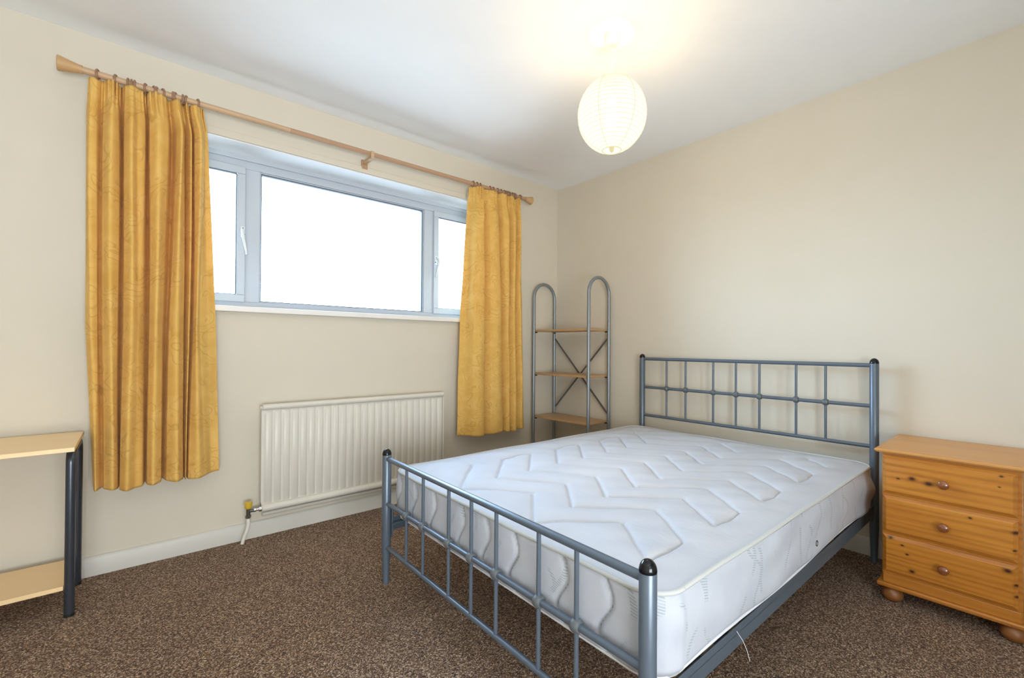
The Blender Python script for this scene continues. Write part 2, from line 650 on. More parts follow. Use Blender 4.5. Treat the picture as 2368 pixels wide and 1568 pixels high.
def room():
    boxo('floor', 'carpet', (XL - T, T, YB - 1.2, T, -.12, 0))['kind'] = 'structure'
    # ceiling, with a shallow fall of the plaster next to the window wall
    bm = bmesh.new()
    xs = (XL - T, T)
    prof = [(YB - 1.2, 2.392), (-.24, 2.392), (-.20, 2.393), (0.0, 2.404), (T, 2.404)]
    rows = [[(x, y, z) for y, z in prof] for x in xs]
    rows_top = [[(x, y, 2.55) for y, z in prof] for x in xs]
    a = sheet(bm, rows)
    b = sheet(bm, rows_top)
    n = len(prof)
    for j in range(n - 1):
        bm.faces.new((a[0][j], a[0][j + 1], b[0][j + 1], b[0][j]))
        bm.faces.new((a[1][j], a[1][j + 1], b[1][j + 1], b[1][j]))
    for j in (0, n - 1):
        bm.faces.new((a[0][j], a[1][j], b[1][j], b[0][j]))
    finish(bm, 'ceiling_paint', 'ceiling', angle=20)['kind'] = 'structure'
    # window wall with its opening
    bm = bmesh.new()
    for d in ((XL - T, WX0, 0, T, 0, 2.5), (WX1, 0, 0, T, 0, 2.5), (WX0, WX1, 0, T, 0, WZ0 - .0), (WX0, WX1, 0, T, WZ1, 2.5)):
        box(bm, *d)
    bmesh.ops.remove_doubles(bm, verts=bm.verts[:], dist=1e-5)
    finish(bm, 'wall_paint', 'wall_back')['kind'] = 'structure'
    boxo('wall_right', 'wall_paint', (0, T, YB - T, T, 0, 2.5))['kind'] = 'structure'
    boxo('wall_left', 'wall_paint', (XL - T, XL, YB - T, 0, 0, 2.5))['kind'] = 'structure'
    # wall behind the camera; opening and box beyond added to hold the fill light
    bm = bmesh.new()
    for d in ((XL, -3.75, YB - .12, YB, 0, 2.5), (-2.15, 0, YB - .12, YB, 0, 2.5), (-3.75, -2.15, YB - .12, YB, 2.1, 2.5),
              (-3.95, -3.85, YB - 1.1, YB - .12, 0, 2.5), (-2.05, -1.95, YB - 1.1, YB - .12, 0, 2.5), (-3.95, -1.95, YB - 1.2, YB - 1.1, 0, 2.5)):
        box(bm, *d)
    finish(bm, 'wall_paint', 'wall_front')['kind'] = 'structure'
    # skirting boards
    def skirt(name, p0, p1, nrm):
        bm = bmesh.new()
        prof = [(0, 0), (.016, 0), (.016, .072), (.013, .080), (.006, .085), (0, .085)]
        rows = []
        for p in (p0, p1):
            rows.append([bm.verts.new((p[0] + nrm[0] * d, p[1] + nrm[1] * d, z)) for d, z in prof])
        for j in range(len(prof)):
            k = (j + 1) % len(prof)
            bm.faces.new((rows[0][j], rows[0][k], rows[1][k], rows[1][j]))
        bm.faces.new(rows[0])
        bm.faces.new(rows[1][::-1])
        finish(bm, 'gloss_white', name)['kind'] = 'structure'
    skirt('baseboard_back', (XL, 0), (0, 0), (0, -1))
    skirt('baseboard_right', (0, -.016), (0, YB), (-1, 0))
    skirt('baseboard_left', (XL, -.016), (XL, YB), (1, 0))
    # lintel board over the opening
    boxo('trim_1', 'wall_paint', (WX0 - .04, WX1 + .05, -.012, 0, 2.108, 2.146), bevel=.003)['kind'] = 'structure'


room()


def window():
    w = empty('window_1', (-1.71, .2, WZ0), kind='structure')
    ox, oy, oz = w.location

    def bx(bm, x0, x1, y0, y1, z0, z1):
        box(bm, x0 - ox, x1 - ox, y0 - oy, y1 - oy, z0 - oz, z1 - oz)
    YF, YK = .200, .265                        # face and back of the outer frame
    MLa, MLb, MRa, MRb = -2.306, -2.232, -1.180, -1.106
    GZ0, GZ1 = 1.276, 2.036
    bm = bmesh.new()
    bx(bm, WX0, WX1, YF, YK, WZ0, GZ0)
    bx(bm, WX0, WX1, YF, YK, GZ1, WZ1)
    bx(bm, WX0, WX0 + .06, YF, YK, GZ0, GZ1)
    bx(bm, WX1 - .06, WX1, YF, YK, GZ0, GZ1)
    finish(bm, 'upvc', 'window_frame', w, bevel=.003)
    soff = bmesh.new()
    bx(soff, WX0 + .002, WX1 - .002, .0015, YF - .019, WZ1 - .006, WZ1 - .0002)
    finish(soff, 'soffit_white', 'soffit_board', w)
    # stepped head rail above the frame
    bm = bmesh.new()
    bx(bm, WX0, WX1, YF - .018, YF + .001, 2.078, WZ1)
    finish(bm, 'upvc', 'head_trim', w, bevel=.003)
    for (a, b) in ((MLa - .008, MLb), (MRa, MRb + .008)):
        bm = bmesh.new()
        bx(bm, a, b, YF, YK, GZ0, GZ1)
        finish(bm, 'upvc', 'mullion', w, bevel=.003)

    def ring(name, mat, x0, x1, z0, z1, t, y0, y1, parent, bev=.002):
        bm = bmesh.new()
        bx(bm, x0, x1, y0, y1, z0, z0 + t)
        bx(bm, x0, x1, y0, y1, z1 - t, z1)
        bx(bm, x0, x0 + t, y0, y1, z0 + t, z1 - t)
        bx(bm, x1 - t, x1, y0, y1, z0 + t, z1 - t)
        return finish(bm, mat, name, parent, bevel=bev)

    def pane(x0, x1, z0, z1, y, parent):
        bm = bmesh.new()
        bx(bm, x0, x1, y, y + .006, z0, z1)
        return finish(bm, 'window_glass', 'glass_pane', parent, smooth=False)
    # fixed centre light
    ring('glazing_bead', 'upvc', MLb, MRa, GZ0, GZ1, .006, YF + .008, YK, w)
    ring('gasket', 'gasket', MLb + .006, MRa - .006, GZ0 + .006, GZ1 - .006, .005, YF + .016, YF + .034, w, 0)
    pane(MLb + .006, MRa - .006, GZ0 + .006, GZ1 - .006, YF + .03, w)
    # opening casements
    for side, (x0, x1) in (('l', (WX0 + .05, MLa)), ('r', (MRb, WX1 - .05))):
        z0, z1 = 1.272, 2.040
        ys = YF - .016
        s = ring('casement_sash', 'upvc', x0, x1, z0, z1, .042, ys, YF - .0005, w, .004)
        ring('gasket', 'gasket', x0 + .042, x1 - .042, z0 + .042, z1 - .042, .004, ys + .010, YF + .010, s, 0)
        pane(x0 + .042, x1 - .042, z0 + .042, z1 - .042, YF + .004, s)
        # espagnolette handle: back plate, keyhole, curved lever
        hx = x1 - .014 if side == 'l' else x0 + .014
        d = 1 if side == 'l' else -1
        zh = 1.665
        bm = bmesh.new()
        bx(bm, hx - .011, hx + .011, ys - .010, ys, zh - .030, zh + .036)
        h = finish(bm, 'handle_white', 'handle', s, bevel=.004, bevel_seg=3)
        bm = bmesh.new()
        P = [(hx - .004 * d, ys - .008, zh + .012), (hx - .006 * d, ys - .032, zh + .010), (hx - .006 * d, ys - .040, zh - .006),
             (hx - .002 * d, ys - .040, zh - .035), (hx + .006 * d, ys - .036, zh - .075), (hx + .013 * d, ys - .034, zh - .108), (hx + .014 * d, ys - .034, zh - .128)]
        P = [(p[0] - ox, p[1] - oy, p[2] - oz) for p in P]
        tube(bm, P, .006, 10, radii=[.008, .008, .0085, .0075, .0065, .0055, .005])
        finish(bm, 'handle_white', 'lever', h)
        bm = bmesh.new()
        lathe(bm, [(.0035, 0), (.0035, -.0015)], 12, (hx - ox, ys - .010 - oy, zh + .024 - oz), 'Y')
        finish(bm, 'gasket', 'screw_cover', h)
        bm = bmesh.new()
        lathe(bm, [(.0045, 0), (.0045, -.002)], 12, (hx + .006 * d - ox, ys - .010 - oy, zh - .012 - oz), 'Y')
        finish(bm, 'gasket', 'lock_button', h)
    # sill board with rounded nose
    bm = bmesh.new()
    bx(bm, WX0 + .001, WX1 - .001, -.001, YF - .0005, WZ0 + .001, 1.232)
    bx(bm, WX0 - .05, WX1 + .05, -.042, -.0005, 1.203, 1.232)
    finish(bm, 'sill_white', 'window_sill', w, bevel=.004, bevel_seg=3)


window()


# ------------------------------------------------------------------ radiator
def radiator():
    X0, X1, Y, Z0_, Z1_ = -2.262, -1.171, -.085, .150, .717
    r = empty('radiator', ((X0 + X1) / 2, -.05, 0), 'cream ribbed panel radiator on the wall under the window', 'radiator')
    ox, oy = r.location.x, r.location.y
    # fluted front panel
    nr = 25
    pitch = (X1 - X0 - .012) / nr
    bm = bmesh.new()
    zs = [Z0_ + .012, Z0_ + .030, Z0_ + .044, Z0_ + .052, Z1_ - .056, Z1_ - .046, Z1_ - .036, Z1_ - .020]
    am = [0, 0, .35, 1, 1, .35, 0, 0]
    cols = []
    for i in range(nr):
        x = X0 + .006 + pitch * i
        for (dx, dy) in ((0, .0), (.10, .0), (.20, .75), (.30, 1), (.80, 1), (.90, .75)):
            cols.append((x + dx * pitch, dy))
    cols.append((X1 - .006, 0))
    grid = [[(cx - ox, Y + .012 - .010 * cd * a - oy, z) for (cx, cd) in cols] for z, a in zip(zs, am)]
    sheet(bm, grid)
    bk = [[(cx - ox, Y + .020 - oy, z) for (cx, cd) in cols] for z in (zs[0], zs[-1])]
    sheet(bm, bk)
    finish(bm, 'radiator_paint', 'front_panel', r, angle=60)
    # side lips with cut corners
    for sx, d in ((X0, -1), (X1, 1)):
        bm = bmesh.new()
        pr = [(0, Z0_ + .015), (0, Z1_ - .012), (.008, Z1_ - .03), (.010, Z1_ - .045), (.010, Z0_ + .055), (.008, Z0_ + .045)]
        f1 = [bm.verts.new((sx - d * .006 + d * a - ox, Y + .006 - oy, z)) for a, z in pr]
        f2 = [bm.verts.new((sx - d * .006 + d * a - ox, Y + .020 - oy, z)) for a, z in pr]
        bm.faces.new(f1)
        bm.faces.new(f2[::-1])
        for k in range(len(pr)):
            bm.faces.new((f1[k], f1[(k + 1) % 6], f2[(k + 1) % 6], f2[k]))
        finish(bm, 'radiator_paint', 'side_lip', r)
    for z, rad in ((Z1_ - .016, .016), (Z0_ + .018, .019)):
        bm = bmesh.new()
        prof = [(.0001, X0 - ox), (rad * .8, X0 - ox), (rad, X0 - ox + .004), (rad, X1 - ox - .004), (rad * .8, X1 - ox), (.0001, X1 - ox)]
        lathe(bm, prof, 20, (0, Y + .006 - oy, z), 'X')
        finish(bm, 'radiator_paint', 'header_bar', r)
    # rear panel and wall brackets
    bm = bmesh.new()
    box(bm, X0 + .01 - ox, X1 - .01 - ox, -.040 - oy, -.026 - oy, Z0_ - .012, Z1_ - .02)
    finish(bm, 'radiator_paint', 'rear_panel', r, bevel=.004)
    bm = bmesh.new()
    lathe(bm, [(.0001, X0 + .012 - ox), (.010, X0 + .013 - ox), (.010, X1 - .013 - ox), (.0001, X1 - .012 - ox)], 16, (0, -.034 - oy, .123), 'X')
    finish(bm, 'radiator_paint', 'header_bar', r)
    for bx_ in (X0 + .2, X1 - .2):
        bm = bmesh.new()
        box(bm, bx_ - .02 - ox, bx_ + .02 - ox, -.027 - oy, -.0006 - oy, Z0_ + .03, Z1_ - .08)
        finish(bm, 'radiator_paint', 'wall_bracket', r)
    bm = bmesh.new()
    for sx, d in ((X0, -1),):
        lathe(bm, [(.008, 0), (.008, -.010), (.005, -.012)], 6, (sx - ox, Y + .006 - oy, Z1_ - .018), 'X')
    finish(bm, 'radiator_paint', 'bleed_plug', r)
    # valve
    vx, vy, vz = -2.322, Y + .006, .168
    bm = bmesh.new()
    tube(bm, [(vx - ox, vy - oy, vz - .030), (vx - ox, vy - oy, vz + .020)], .0095, 14)
    tube(bm, [(vx - ox, vy - oy, vz), (vx + .030 - ox, vy - oy, vz)], .0085, 14)
    v = finish(bm, 'brass_dark', 'valve', r)
    tag(v, 'dark metal valve body')
    bm = bmesh.new()
    lathe(bm, [(.0135, vz + .014), (.0165, vz + .020), (.0185, vz + .042), (.0185, vz + .046), (.016, vz + .048), (.0001, vz + .048)], 12, (vx - ox, vy - oy, 0))
    tag(finish(bm, 'amber_cap', 'valve_cap', v, angle=20), 'yellow plastic cap')
    bm = bmesh.new()
    lathe(bm, [(.007, .022), (.010, .024), (.010, .034), (.0075, .036), (.0075, .046), (.0135, .047), (.0135, .060)], 6, (vx - ox, vy - oy, vz), 'X')
    tag(finish(bm, 'chrome', 'union_nut', v, angle=20), 'bright metal nut')
    bm = bmesh.new()
    lathe(bm, [(.011, vz - .036), (.013, vz - .033), (.013, vz - .022), (.010, vz - .020)], 6, (vx - ox, vy - oy, 0))
    finish(bm, 'brass_dark', 'compression_nut', v, angle=20)
    bm = bmesh.new()
    P = [(vx, vy, vz - .032), (vx + .001, vy, .10), (vx - .004, vy + .004, .07), (vx - .014, vy + .010, .04), (vx - .020, vy + .014, .015), (vx - .023, vy + .016, 0.0)]
    tube(bm, [(p[0] - ox, p[1] - oy, p[2]) for p in P], .0085, 14)
    finish(bm, 'radiator_pipe', 'pipe', r)


radiator()


# ------------------------------------------------------------------ curtain pole, rings, curtains
PY, PZ = -.11, 2.194


def curtain_pole():
    p = empty('curtain_pole', (-1.70, 0, PZ), 'long wooden curtain pole with flared ends above the window', 'curtain pole')
    ox, oy, oz = p.location

    def bar(x0, x1, mat):
        bm = bmesh.new()
        tube(bm, [(x0 - ox, PY, 0), (x1 - ox, PY, 0)], .0135, 20)
        return finish(bm, mat, 'pole_section', p)
    bar(-2.955, -2.152, 'pole_wood')
    tag(bar(-2.152, -.462, 'pole_wood_dark'), 'darker grained section')
    for x, d in ((-2.951, -1), (-.468, 1)):
        bm = bmesh.new()
        L = .072 if d < 0 else .062
        prof = [(.0001, 0), (.017, 0), (.0175, d * .004), (.0165, d * .010), (.0185, d * .016), (.031, d * L), (.029, d * (L + .003)), (.0001, d * (L + .004))]
        lathe(bm, prof, 28, (x - ox, PY, 0), 'X')
        finish(bm, 'finial_wood', 'finial', p)
    # centre bracket
    bxn = -1.705
    bm = bmesh.new()
    box(bm, bxn - .019 - ox, bxn + .019 - ox, -.013, 0, -.064, -.006)
    b = finish(bm, 'pole_wood_dark', 'bracket', p, bevel=.002)
    bm = bmesh.new()
    box(bm, bxn - .010 - ox, bxn + .010 - ox, -.132, -.012, -.034, -.013)
    box(bm, bxn - .010 - ox, bxn + .010 - ox, -.138, -.124, -.034, .010)
    finish(bm, 'pole_wood', 'bracket_arm', b, bevel=.002)


curtain_pole()

RING_L = [-2.904, -2.846, -2.806, -2.795, -2.784, -2.746, -2.719, -2.707, -2.687, -2.649, -2.639, -2.612, -2.599, -2.556]
RING_R = [-.963, -.928, -.899, -.813, -.785, -.745, -.711, -.681, -.662, -.644, -.625, -.600, -.587, -.574, -.525]


def rings():
    bm = bmesh.new()
    torus(bm, (0, 0, 0), .0202, .0043, 'X')
    proto = finish(bm, 'ring_wood', 'curtain_ring')
    bm = bmesh.new()
    torus(bm, (0, 0, -.0265), .0042, .0011, 'X', 14, 6)
    eye = finish(bm, 'chrome', 'screw_eye', proto)
    first = True
    for xs, lab, grp in ((RING_L, 'small brown wooden ring on the pole above the left curtain', 'rings of the left curtain'),
                         (RING_R, 'small brown wooden ring on the pole above the right curtain', 'rings of the right curtain')):
        for x in xs:
            o = proto if first else copy_tree(proto)
            first = False
            o.location = (x, PY, PZ - .0025)
            o.rotation_euler = (random.uniform(-.15, .15), 0, random.uniform(-.30, .30))
            tag(o, lab, 'curtain ring', grp)


rings()


def cr(p0, p1, p2, p3, t):
    return .5 * ((2 * p1) + (-p0 + p2) * t + (2 * p0 - 5 * p1 + 4 * p2 - p3) * t * t + (-p0 + 3 * p1 - 3 * p2 + p3) * t ** 3)


def card(p0, p1, p2, p3, t, k=.36):
    m1, m2 = k * (p2 - p0), k * (p3 - p1)
    return (2 * t ** 3 - 3 * t * t + 1) * p1 + (t ** 3 - 2 * t * t + t) * m1 + (-2 * t ** 3 + 3 * t * t) * p2 + (t ** 3 - t * t) * m2


def curve_at(ctrl, n):
    """centripetal-free resample of a list of (x,y) with catmull-rom, n samples"""
    out = []
    m_ = len(ctrl) - 1
    for i in range(n):
        s = i / (n - 1) * m_
        k = min(int(s), m_ - 1)
        t = s - k
        a, b, c, d = (ctrl[max(k - 1, 0)], ctrl[k], ctrl[k + 1], ctrl[min(k + 2, m_)])
        out.append((lerp(b[0], c[0], t), card(a[1], b[1], c[1], d[1], t)))
    return out


def lerp(a, b, t):
    return a + (b - a) * t


def sstep(a, b, x):
    t = max(0, min(1, (x - a) / (b - a)))
    return t * t * (3 - 2 * t)


def make_curtain(levels, ys, head, ztop, zbot, label, pleats, lining_x, seed):
    """levels: [(z, [x...])...] fold stations, ys: depth of each station, head: (x0, x1)"""
    rnd = random.Random(seed)
    n = 460
    nz = 150
    cx = (head[0] + head[1]) / 2
    root = empty('curtain', (cx, PY, zbot), label, 'curtain')
    ph = [rnd.uniform(0, 6.28) for _ in range(40)]
    rows = []
    for j in range(nz + 1):
        v = j / nz
        z = ztop + (zbot - ztop) * v
        # interpolate stations
        if z >= levels[0][0]:
            base = levels[0][1]
            k = sstep(levels[0][0], ztop, z)
            hx = [lerp(head[0], head[1], (x - base[0]) / (base[-1] - base[0])) for x in base]
            xs = [lerp(a, b, k) for a, b in zip(base, hx)]
        else:
            for (za, xa), (zb, xb) in zip(levels, levels[1:]):
                if z >= zb or (zb, xb) == levels[-1]:
                    t = (za - z) / (za - zb)
                    t = min(max(t, 0), 1.1)
                    xs = [lerp(a, b, t) for a, b in zip(xa, xb)]
                    break
        damp = lerp(.50, 1, sstep(.02, .20, (ztop - z)))          # folds flatten in the heading
        ctrl = []
        for i, (x, y) in enumerate(zip(xs, ys)):
            wob = .0035 * math.sin(z * 5 + ph[i % 40]) + .002 * math.sin(z * 13 + ph[(i * 3) % 40])
            wx = .004 * math.sin(z * 3.3 + ph[(i * 7) % 40]) * sstep(0, .3, ztop - z)
            y2 = y if y > -.10 else -.10 + (y + .10) * 1.5
            ctrl.append((x + (wx if 0 < i < len(xs) - 1 else 0), PY + (y2 - PY) * damp + wob * damp))
        raw = list(ctrl)
        for i in range(1, len(raw) - 1):                     # folds close up over the narrow gaps
            if ys[i] > -.090:
                gx = raw[i][0]
                for q, sg in ((i - 1, -1), (i + 1, 1)):
                    if 0 < q < len(raw) - 1:
                        ctrl[q] = (lerp(raw[q][0], gx + sg * .0035, .28 * damp), raw[q][1])
        row = curve_at(ctrl, n)
        hk = 1 - sstep(.05, .13, ztop - z)                       # pencil pleats
        pinch = 1 - .35 * math.exp(-((ztop - z - .055) / .012) ** 2)
        r2 = []
        for i, (x, y) in enumerate(row):
            s = i / (n - 1)
            pl = math.sin(s * pleats * 2 * PI + 1.3 * math.sin(s * 9 + seed)) * .0080 * hk * (.55 + .75 * math.sin(s * 23 + seed)) * pinch
            zz = z
            if j == 0:
                zz += .0015 * math.sin(s * 31 + seed) + .001 * math.sin(s * 77)
            hem = sstep(.93, 1, v)
            zz -= hem * (.006 * math.sin(s * 14 + seed))
            yy = min(y + pl, -.0585)
            r2.append((x - cx, yy - PY, zz - zbot))
        rows.append(r2)
    bm = bmesh.new()
    sheet(bm, rows)
    cl = finish(bm, 'curtain_fabric', 'fabric', root, angle=180)
    sd = cl.modifiers.new('thickness', 'SOLIDIFY')
    sd.thickness = .0022
    sd.offset = 0
    # lining hung behind the face fabric
    bm = bmesh.new()
    rows = []
    for j in range(41):
        v = j / 40
        z = lerp(ztop - .03, zbot + .035, v)
        x0 = lerp(lining_x[0][0], lining_x[1][0], v ** 1.5)
        x1 = lerp(lining_x[0][1], lining_x[1][1], v)
        rows.append([(lerp(x0, x1, i / 90) - cx, -.0525 + .0025 * math.sin(i * .55 + 1.2 * v) - PY, z - zbot) for i in range(91)])
    sheet(bm, rows)
    ln = finish(bm, 'lining', 'lining', root, angle=180)
    tag(ln, 'pale cream lining')
    return root


# left curtain, fold stations read at three heights
L_top = [-2.938, -2.925, -2.908, -2.893, -2.880, -2.858, -2.842, -2.826, -2.812, -2.790, -2.770, -2.752, -2.735, -2.728, -2.700, -2.673, -2.650, -2.630, -2.617, -2.606, -2.600, -2.582, -2.569, -2.564, -2.548, -2.533, -2.523, -2.510]
L_mid = [-2.933, -2.918, -2.902, -2.888, -2.876, -2.852, -2.832, -2.820, -2.810, -2.788, -2.766, -2.750, -2.731, -2.724, -2.705, -2.687, -2.660, -2.648, -2.625, -2.604, -2.601, -2.585, -2.569, -2.563, -2.550, -2.537, -2.505, -2.469]
L_bot = [-2.903, -2.897, -2.891, -2.878, -2.865, -2.843, -2.824, -2.819, -2.814, -2.790, -2.764, -2.748, -2.728, -2.719, -2.703, -2.685, -2.668, -2.653, -2.625, -2.596, -2.588, -2.582, -2.577, -2.570, -2.540, -2.515, -2.485, -2.452]
L_y = [-.085, -.118, -.112, -.082, -.112, -.142, -.122, -.066, -.122, -.150, -.128, -.116, -.062, -.128, -.155, -.130, -.070, -.126, -.148, -.115, -.064, -.116, -.068, -.118, -.138, -.120, -.096, -.082]
make_curtain([(2.02, L_top), (1.10, L_mid), (.45, L_bot)], L_y, (-2.933, -2.531), 2.175, .398,
             'golden yellow curtain hanging at the left end of the pole', 36,
             (((-2.925), (-2.545)), ((-2.918), (-2.50))), 3)
# right curtain
R_top = [-.992, -.975, -.945, -.915, -.893, -.884, -.872, -.840, -.800, -.764, -.750, -.738, -.715, -.690, -.668, -.664, -.655, -.625, -.598, -.588, -.578, -.550, -.525, -.508]
R_mid = [-1.043, -1.015, -.990, -.935, -.884, -.875, -.866, -.830, -.780, -.730, -.720, -.712, -.695, -.675, -.662, -.656, -.650, -.620, -.595, -.587, -.579, -.550, -.515, -.487]
R_bot = [-1.062, -1.010, -.962, -.920, -.880, -.872, -.864, -.820, -.765, -.713, -.707, -.701, -.685, -.670, -.663, -.656, -.650, -.615, -.584, -.578, -.572, -.530, -.480, -.440]
R_y = [-.080, -.100, -.140, -.148, -.136, -.060, -.100, -.138, -.148, -.134, -.060, -.104, -.142, -.150, -.136, -.062, -.106, -.148, -.134, -.060, -.100, -.138, -.116, -.075]
make_curtain([(2.0, R_top), (1.30, R_mid), (.45, R_bot)], R_y, (-.985, -.511), 2.175, .395,
             'golden yellow curtain hanging at the right end of the pole', 34,
             ((-.975, -.53), (-1.03, -.47)), 5)


# ------------------------------------------------------------------ paper lantern
def pendant():
    lx, ly = -1.222, -1.562
    r = empty('pendant_lamp', (lx, ly, 2.392), 'round ribbed white paper lantern lamp hanging from the ceiling', 'lamp')
    bm = bmesh.new()
    lathe(bm, [(.0001, -.048), (.012, -.048), (.026, -.045), (.033, -.036), (.0345, -.006), (.0355, 0)], 36)
    finish(bm, 'rose_plastic', 'ceiling_rose', r)
    zc = -.352            # lantern centre below the ceiling
    a, b = .1465, .160
    bm = bmesh.new()
    tube(bm, [(0, 0, -.046), (0, 0, zc + .09)], .0028, 10)
    finish(bm, 'rose_plastic', 'cord', r)
    # paper skin, scalloped between the hoops
    nh = 22
    t0, t1 = math.radians(19), math.radians(180 - 16)
    prof = []
    hoops = []
    for i in range(nh):
        for k in range(4):
            s = (i + k / 4) / nh
            t = t0 + (t1 - t0) * s
            bul = 1 + .010 * math.sin(PI * k / 4)
            prof.append((a * math.sin(t) * bul, zc + b * math.cos(t)))
            if k == 0 and i:
                hoops.append((a * math.sin(t), zc + b * math.cos(t)))
    prof.append((a * math.sin(t1), zc + b * math.cos(t1)))
    bm = bmesh.new()
    rings_ = []
    for rr, h in prof:
        rings_.append([bm.verts.new((rr * math.cos(2 * PI * k / 72), rr * math.sin(2 * PI * k / 72), h)) for k in range(72)])
    for p, q in zip(rings_, rings_[1:]):
        for k in range(72):
            bm.faces.new((p[k], p[(k + 1) % 72], q[(k + 1) % 72], q[k]))
    sh = finish(bm, 'lit_paper', 'paper_shade', r, angle=180)
    bm = bmesh.new()
    for rr, h in hoops:
        torus(bm, (0, 0, h), rr + .0002, .0009, 'Z', 72, 5)
    # seams where the paper strips overlap
    for k in range(6):
        an = math.radians(k * 60 + 17)
        P = [((rr + .0005) * math.cos(an), (rr + .0005) * math.sin(an), h) for rr, h in prof]
        tube(bm, P, .0011, 5)
    tag(finish(bm, 'lit_wire', 'hoops', sh, angle=180), 'thin yellowish hoops and paper seams')
    bm = bmesh.new()
    torus(bm, (0, 0, prof[-1][1]), prof[-1][0], .0022, 'Z', 48, 6)
    finish(bm, 'lit_wire', 'wire_rim', sh)
    bm = bmesh.new()
    torus(bm, (0, 0, prof[0][1]), prof[0][0], .0022, 'Z', 48, 6)
    finish(bm, 'lit_wire', 'wire_rim', sh)
    bm = bmesh.new()
    tube(bm, [(-prof[0][0], 0, prof[0][1]), (prof[0][0], 0, prof[0][1])], .0015, 6)
    finish(bm, 'lit_wire', 'wire_spreader', sh)
    bm = bmesh.new()
    lathe(bm, [(.0001, zc - b * .96 - .012), (.008, zc - b * .96 - .004), (.012, zc - b * .95 + .010), (.0001, zc - b * .95 + .020)], 20)
    finish(bm, 'lit_wire', 'wire_tip', sh)
    bm = bmesh.new()
    lathe(bm, [(.0001, zc - .055), (.018, zc - .052), (.030, zc - .028), (.030, zc - .010), (.020, zc + .020), (.014, zc + .040), (.014, zc + .06), (.0001, zc + .062)], 24)
    finish(bm, 'lit_bulb', 'bulb', r)
    bm = bmesh.new()
    lathe(bm, [(.016, zc + .055), (.019, zc + .060), (.019, zc + .095), (.008, zc + .105)], 24)
    finish(bm, 'rose_plastic', 'lamp_holder', r)
    d = bpy.data.lights.new('bulb_light', 'POINT')
    d.energy = 25
    d.color = (1, .69, .33)
    d.shadow_soft_size = .03
    o = bpy.data.objects.new('bulb_light', d)
    C.objects.link(o)
    o.parent = r
    o.location = (0, 0, zc - .022)


pendant()


# ------------------------------------------------------------------ bed
BX, BY, BYAW = -1.9539, -2.2442, -.008
BL, BW = 1.878, 1.332


def bed():
    r = empty('bed_frame', (BX, BY, 0), 'grey metal double bed frame with barred headboard and footboard', 'bed', rz=BYAW)
    bars = [.205, .344, .535, .670, .811, .998, 1.138]

    def post(x, y, h, rad, tap, lab=None):
        bm = bmesh.new()
        zt = h - .026
        prof = [(.0001, 0), (rad * tap * 1.05, 0), (rad * tap * 1.08, .006), (rad * tap, .010), (rad, .17), (rad, zt), (rad * .97, zt + .001), (.0001, zt + .001)]
        lathe(bm, prof, 32)
        p = finish(bm, 'bed_metal', 'post', r, (x, y, 0))
        bm = bmesh.new()
        pr = [(rad * 1.01, zt), (rad * 1.02, zt + .004)]
        for k in range(1, 10):
            t = k / 9 * PI / 2
            pr.append((max(rad * 1.0 * math.cos(t), .0001), zt + .004 + .0225 * math.sin(t)))
        lathe(bm, pr, 32)
        tag(finish(bm, 'cap_black', 'post_cap', p), 'shiny black domed cap')
    for y in (0, BW):
        post(0, y, .582, .0192, .70)
        post(BL, y, .984, .0192, .70)

    def rail(name, x, z, rad, mat='bed_metal'):
        bm = bmesh.new()
        tube(bm, [(x, .012, z), (x, BW - .012, z)], rad, 18)
        return finish(bm, mat, name, r)
    for x, zt, zm, zb in ((0, .540, .346, .158), (BL, .950, .752, .556)):
        rail('top_rail', x, zt, .0108)
        rail('middle_rail', x, zm, .0095)
        rail('bottom_rail', x, zb, .0095)
        for y in bars:
            bm = bmesh.new()
            tube(bm, [(x, y, zb), (x, y, zt)], .0063, 14)
            b = finish(bm, 'bed_metal', 'bar', r)
            bm = bmesh.new()
            lathe(bm, [(.0105, -.0135), (.0135, -.0125), (.0165, -.008), (.0178, 0), (.0165, .008), (.0135, .0125), (.0105, .0135)], 22, (x, y, zm), 'Y')
            tag(finish(bm, 'bed_joint', 'joint', b), 'cast round joint')
    # side rails: angle section with end plates
    for y, d in ((-.004, 1), (BW + .004, -1)):
        bm = bmesh.new()
        box(bm, .020, BL - .020, min(y, y + d * .004), max(y, y + d * .004), .222, .279)
        box(bm, .020, BL - .020, min(y, y + d * .035), max(y, y + d * .035), .256, .260)
        s = finish(bm, 'bed_rail_metal', 'side_rail', r, bevel=.001)
        for x in (.0235, BL - .0235):
            bm = bmesh.new()
            box(bm, x - .0045, x + .0045, min(y + d * .004, y + d * .016), max(y + d * .004, y + d * .016), .200, .318)
            finish(bm, 'bed_rail_metal', 'end_plate', s, bevel=.002)
    bm = bmesh.new()
    box(bm, .09, BL - .012, BW / 2 - .015, BW / 2 + .015, .228, .2595)
    finish(bm, 'bed_rail_metal', 'centre_beam', r, bevel=.002)
    bm = bmesh.new()
    tube(bm, [(BL / 2, BW / 2, 0), (BL / 2, BW / 2, .23)], .012, 14)
    finish(bm, 'bed_rail_metal', 'centre_leg', r)
    for i in range(13):
        x = .135 + i * (BL - .20) / 12
        bm = bmesh.new()
        box(bm, x - .026, x + .026, .006, BW - .006, .2605, .272)
        finish(bm, 'slat_wood', 'slat', r)
    return r


bed()

# ------------------------------------------------------------------ mattress
MX0, MX1, MY0, MY1 = .034, 1.800, -.012, 1.346
MZ0, MZ1 = .281, .483


def seg_dist(px, py, a, b):
    ax, ay = a
    bx_, by_ = b
    dx, dy = bx_ - ax, by_ - ay
    t = ((px - ax) * dx + (py - ay) * dy) / (dx * dx + dy * dy)
    t = max(0, min(1, t))
    return math.hypot(px - ax - t * dx, py - ay - t * dy)


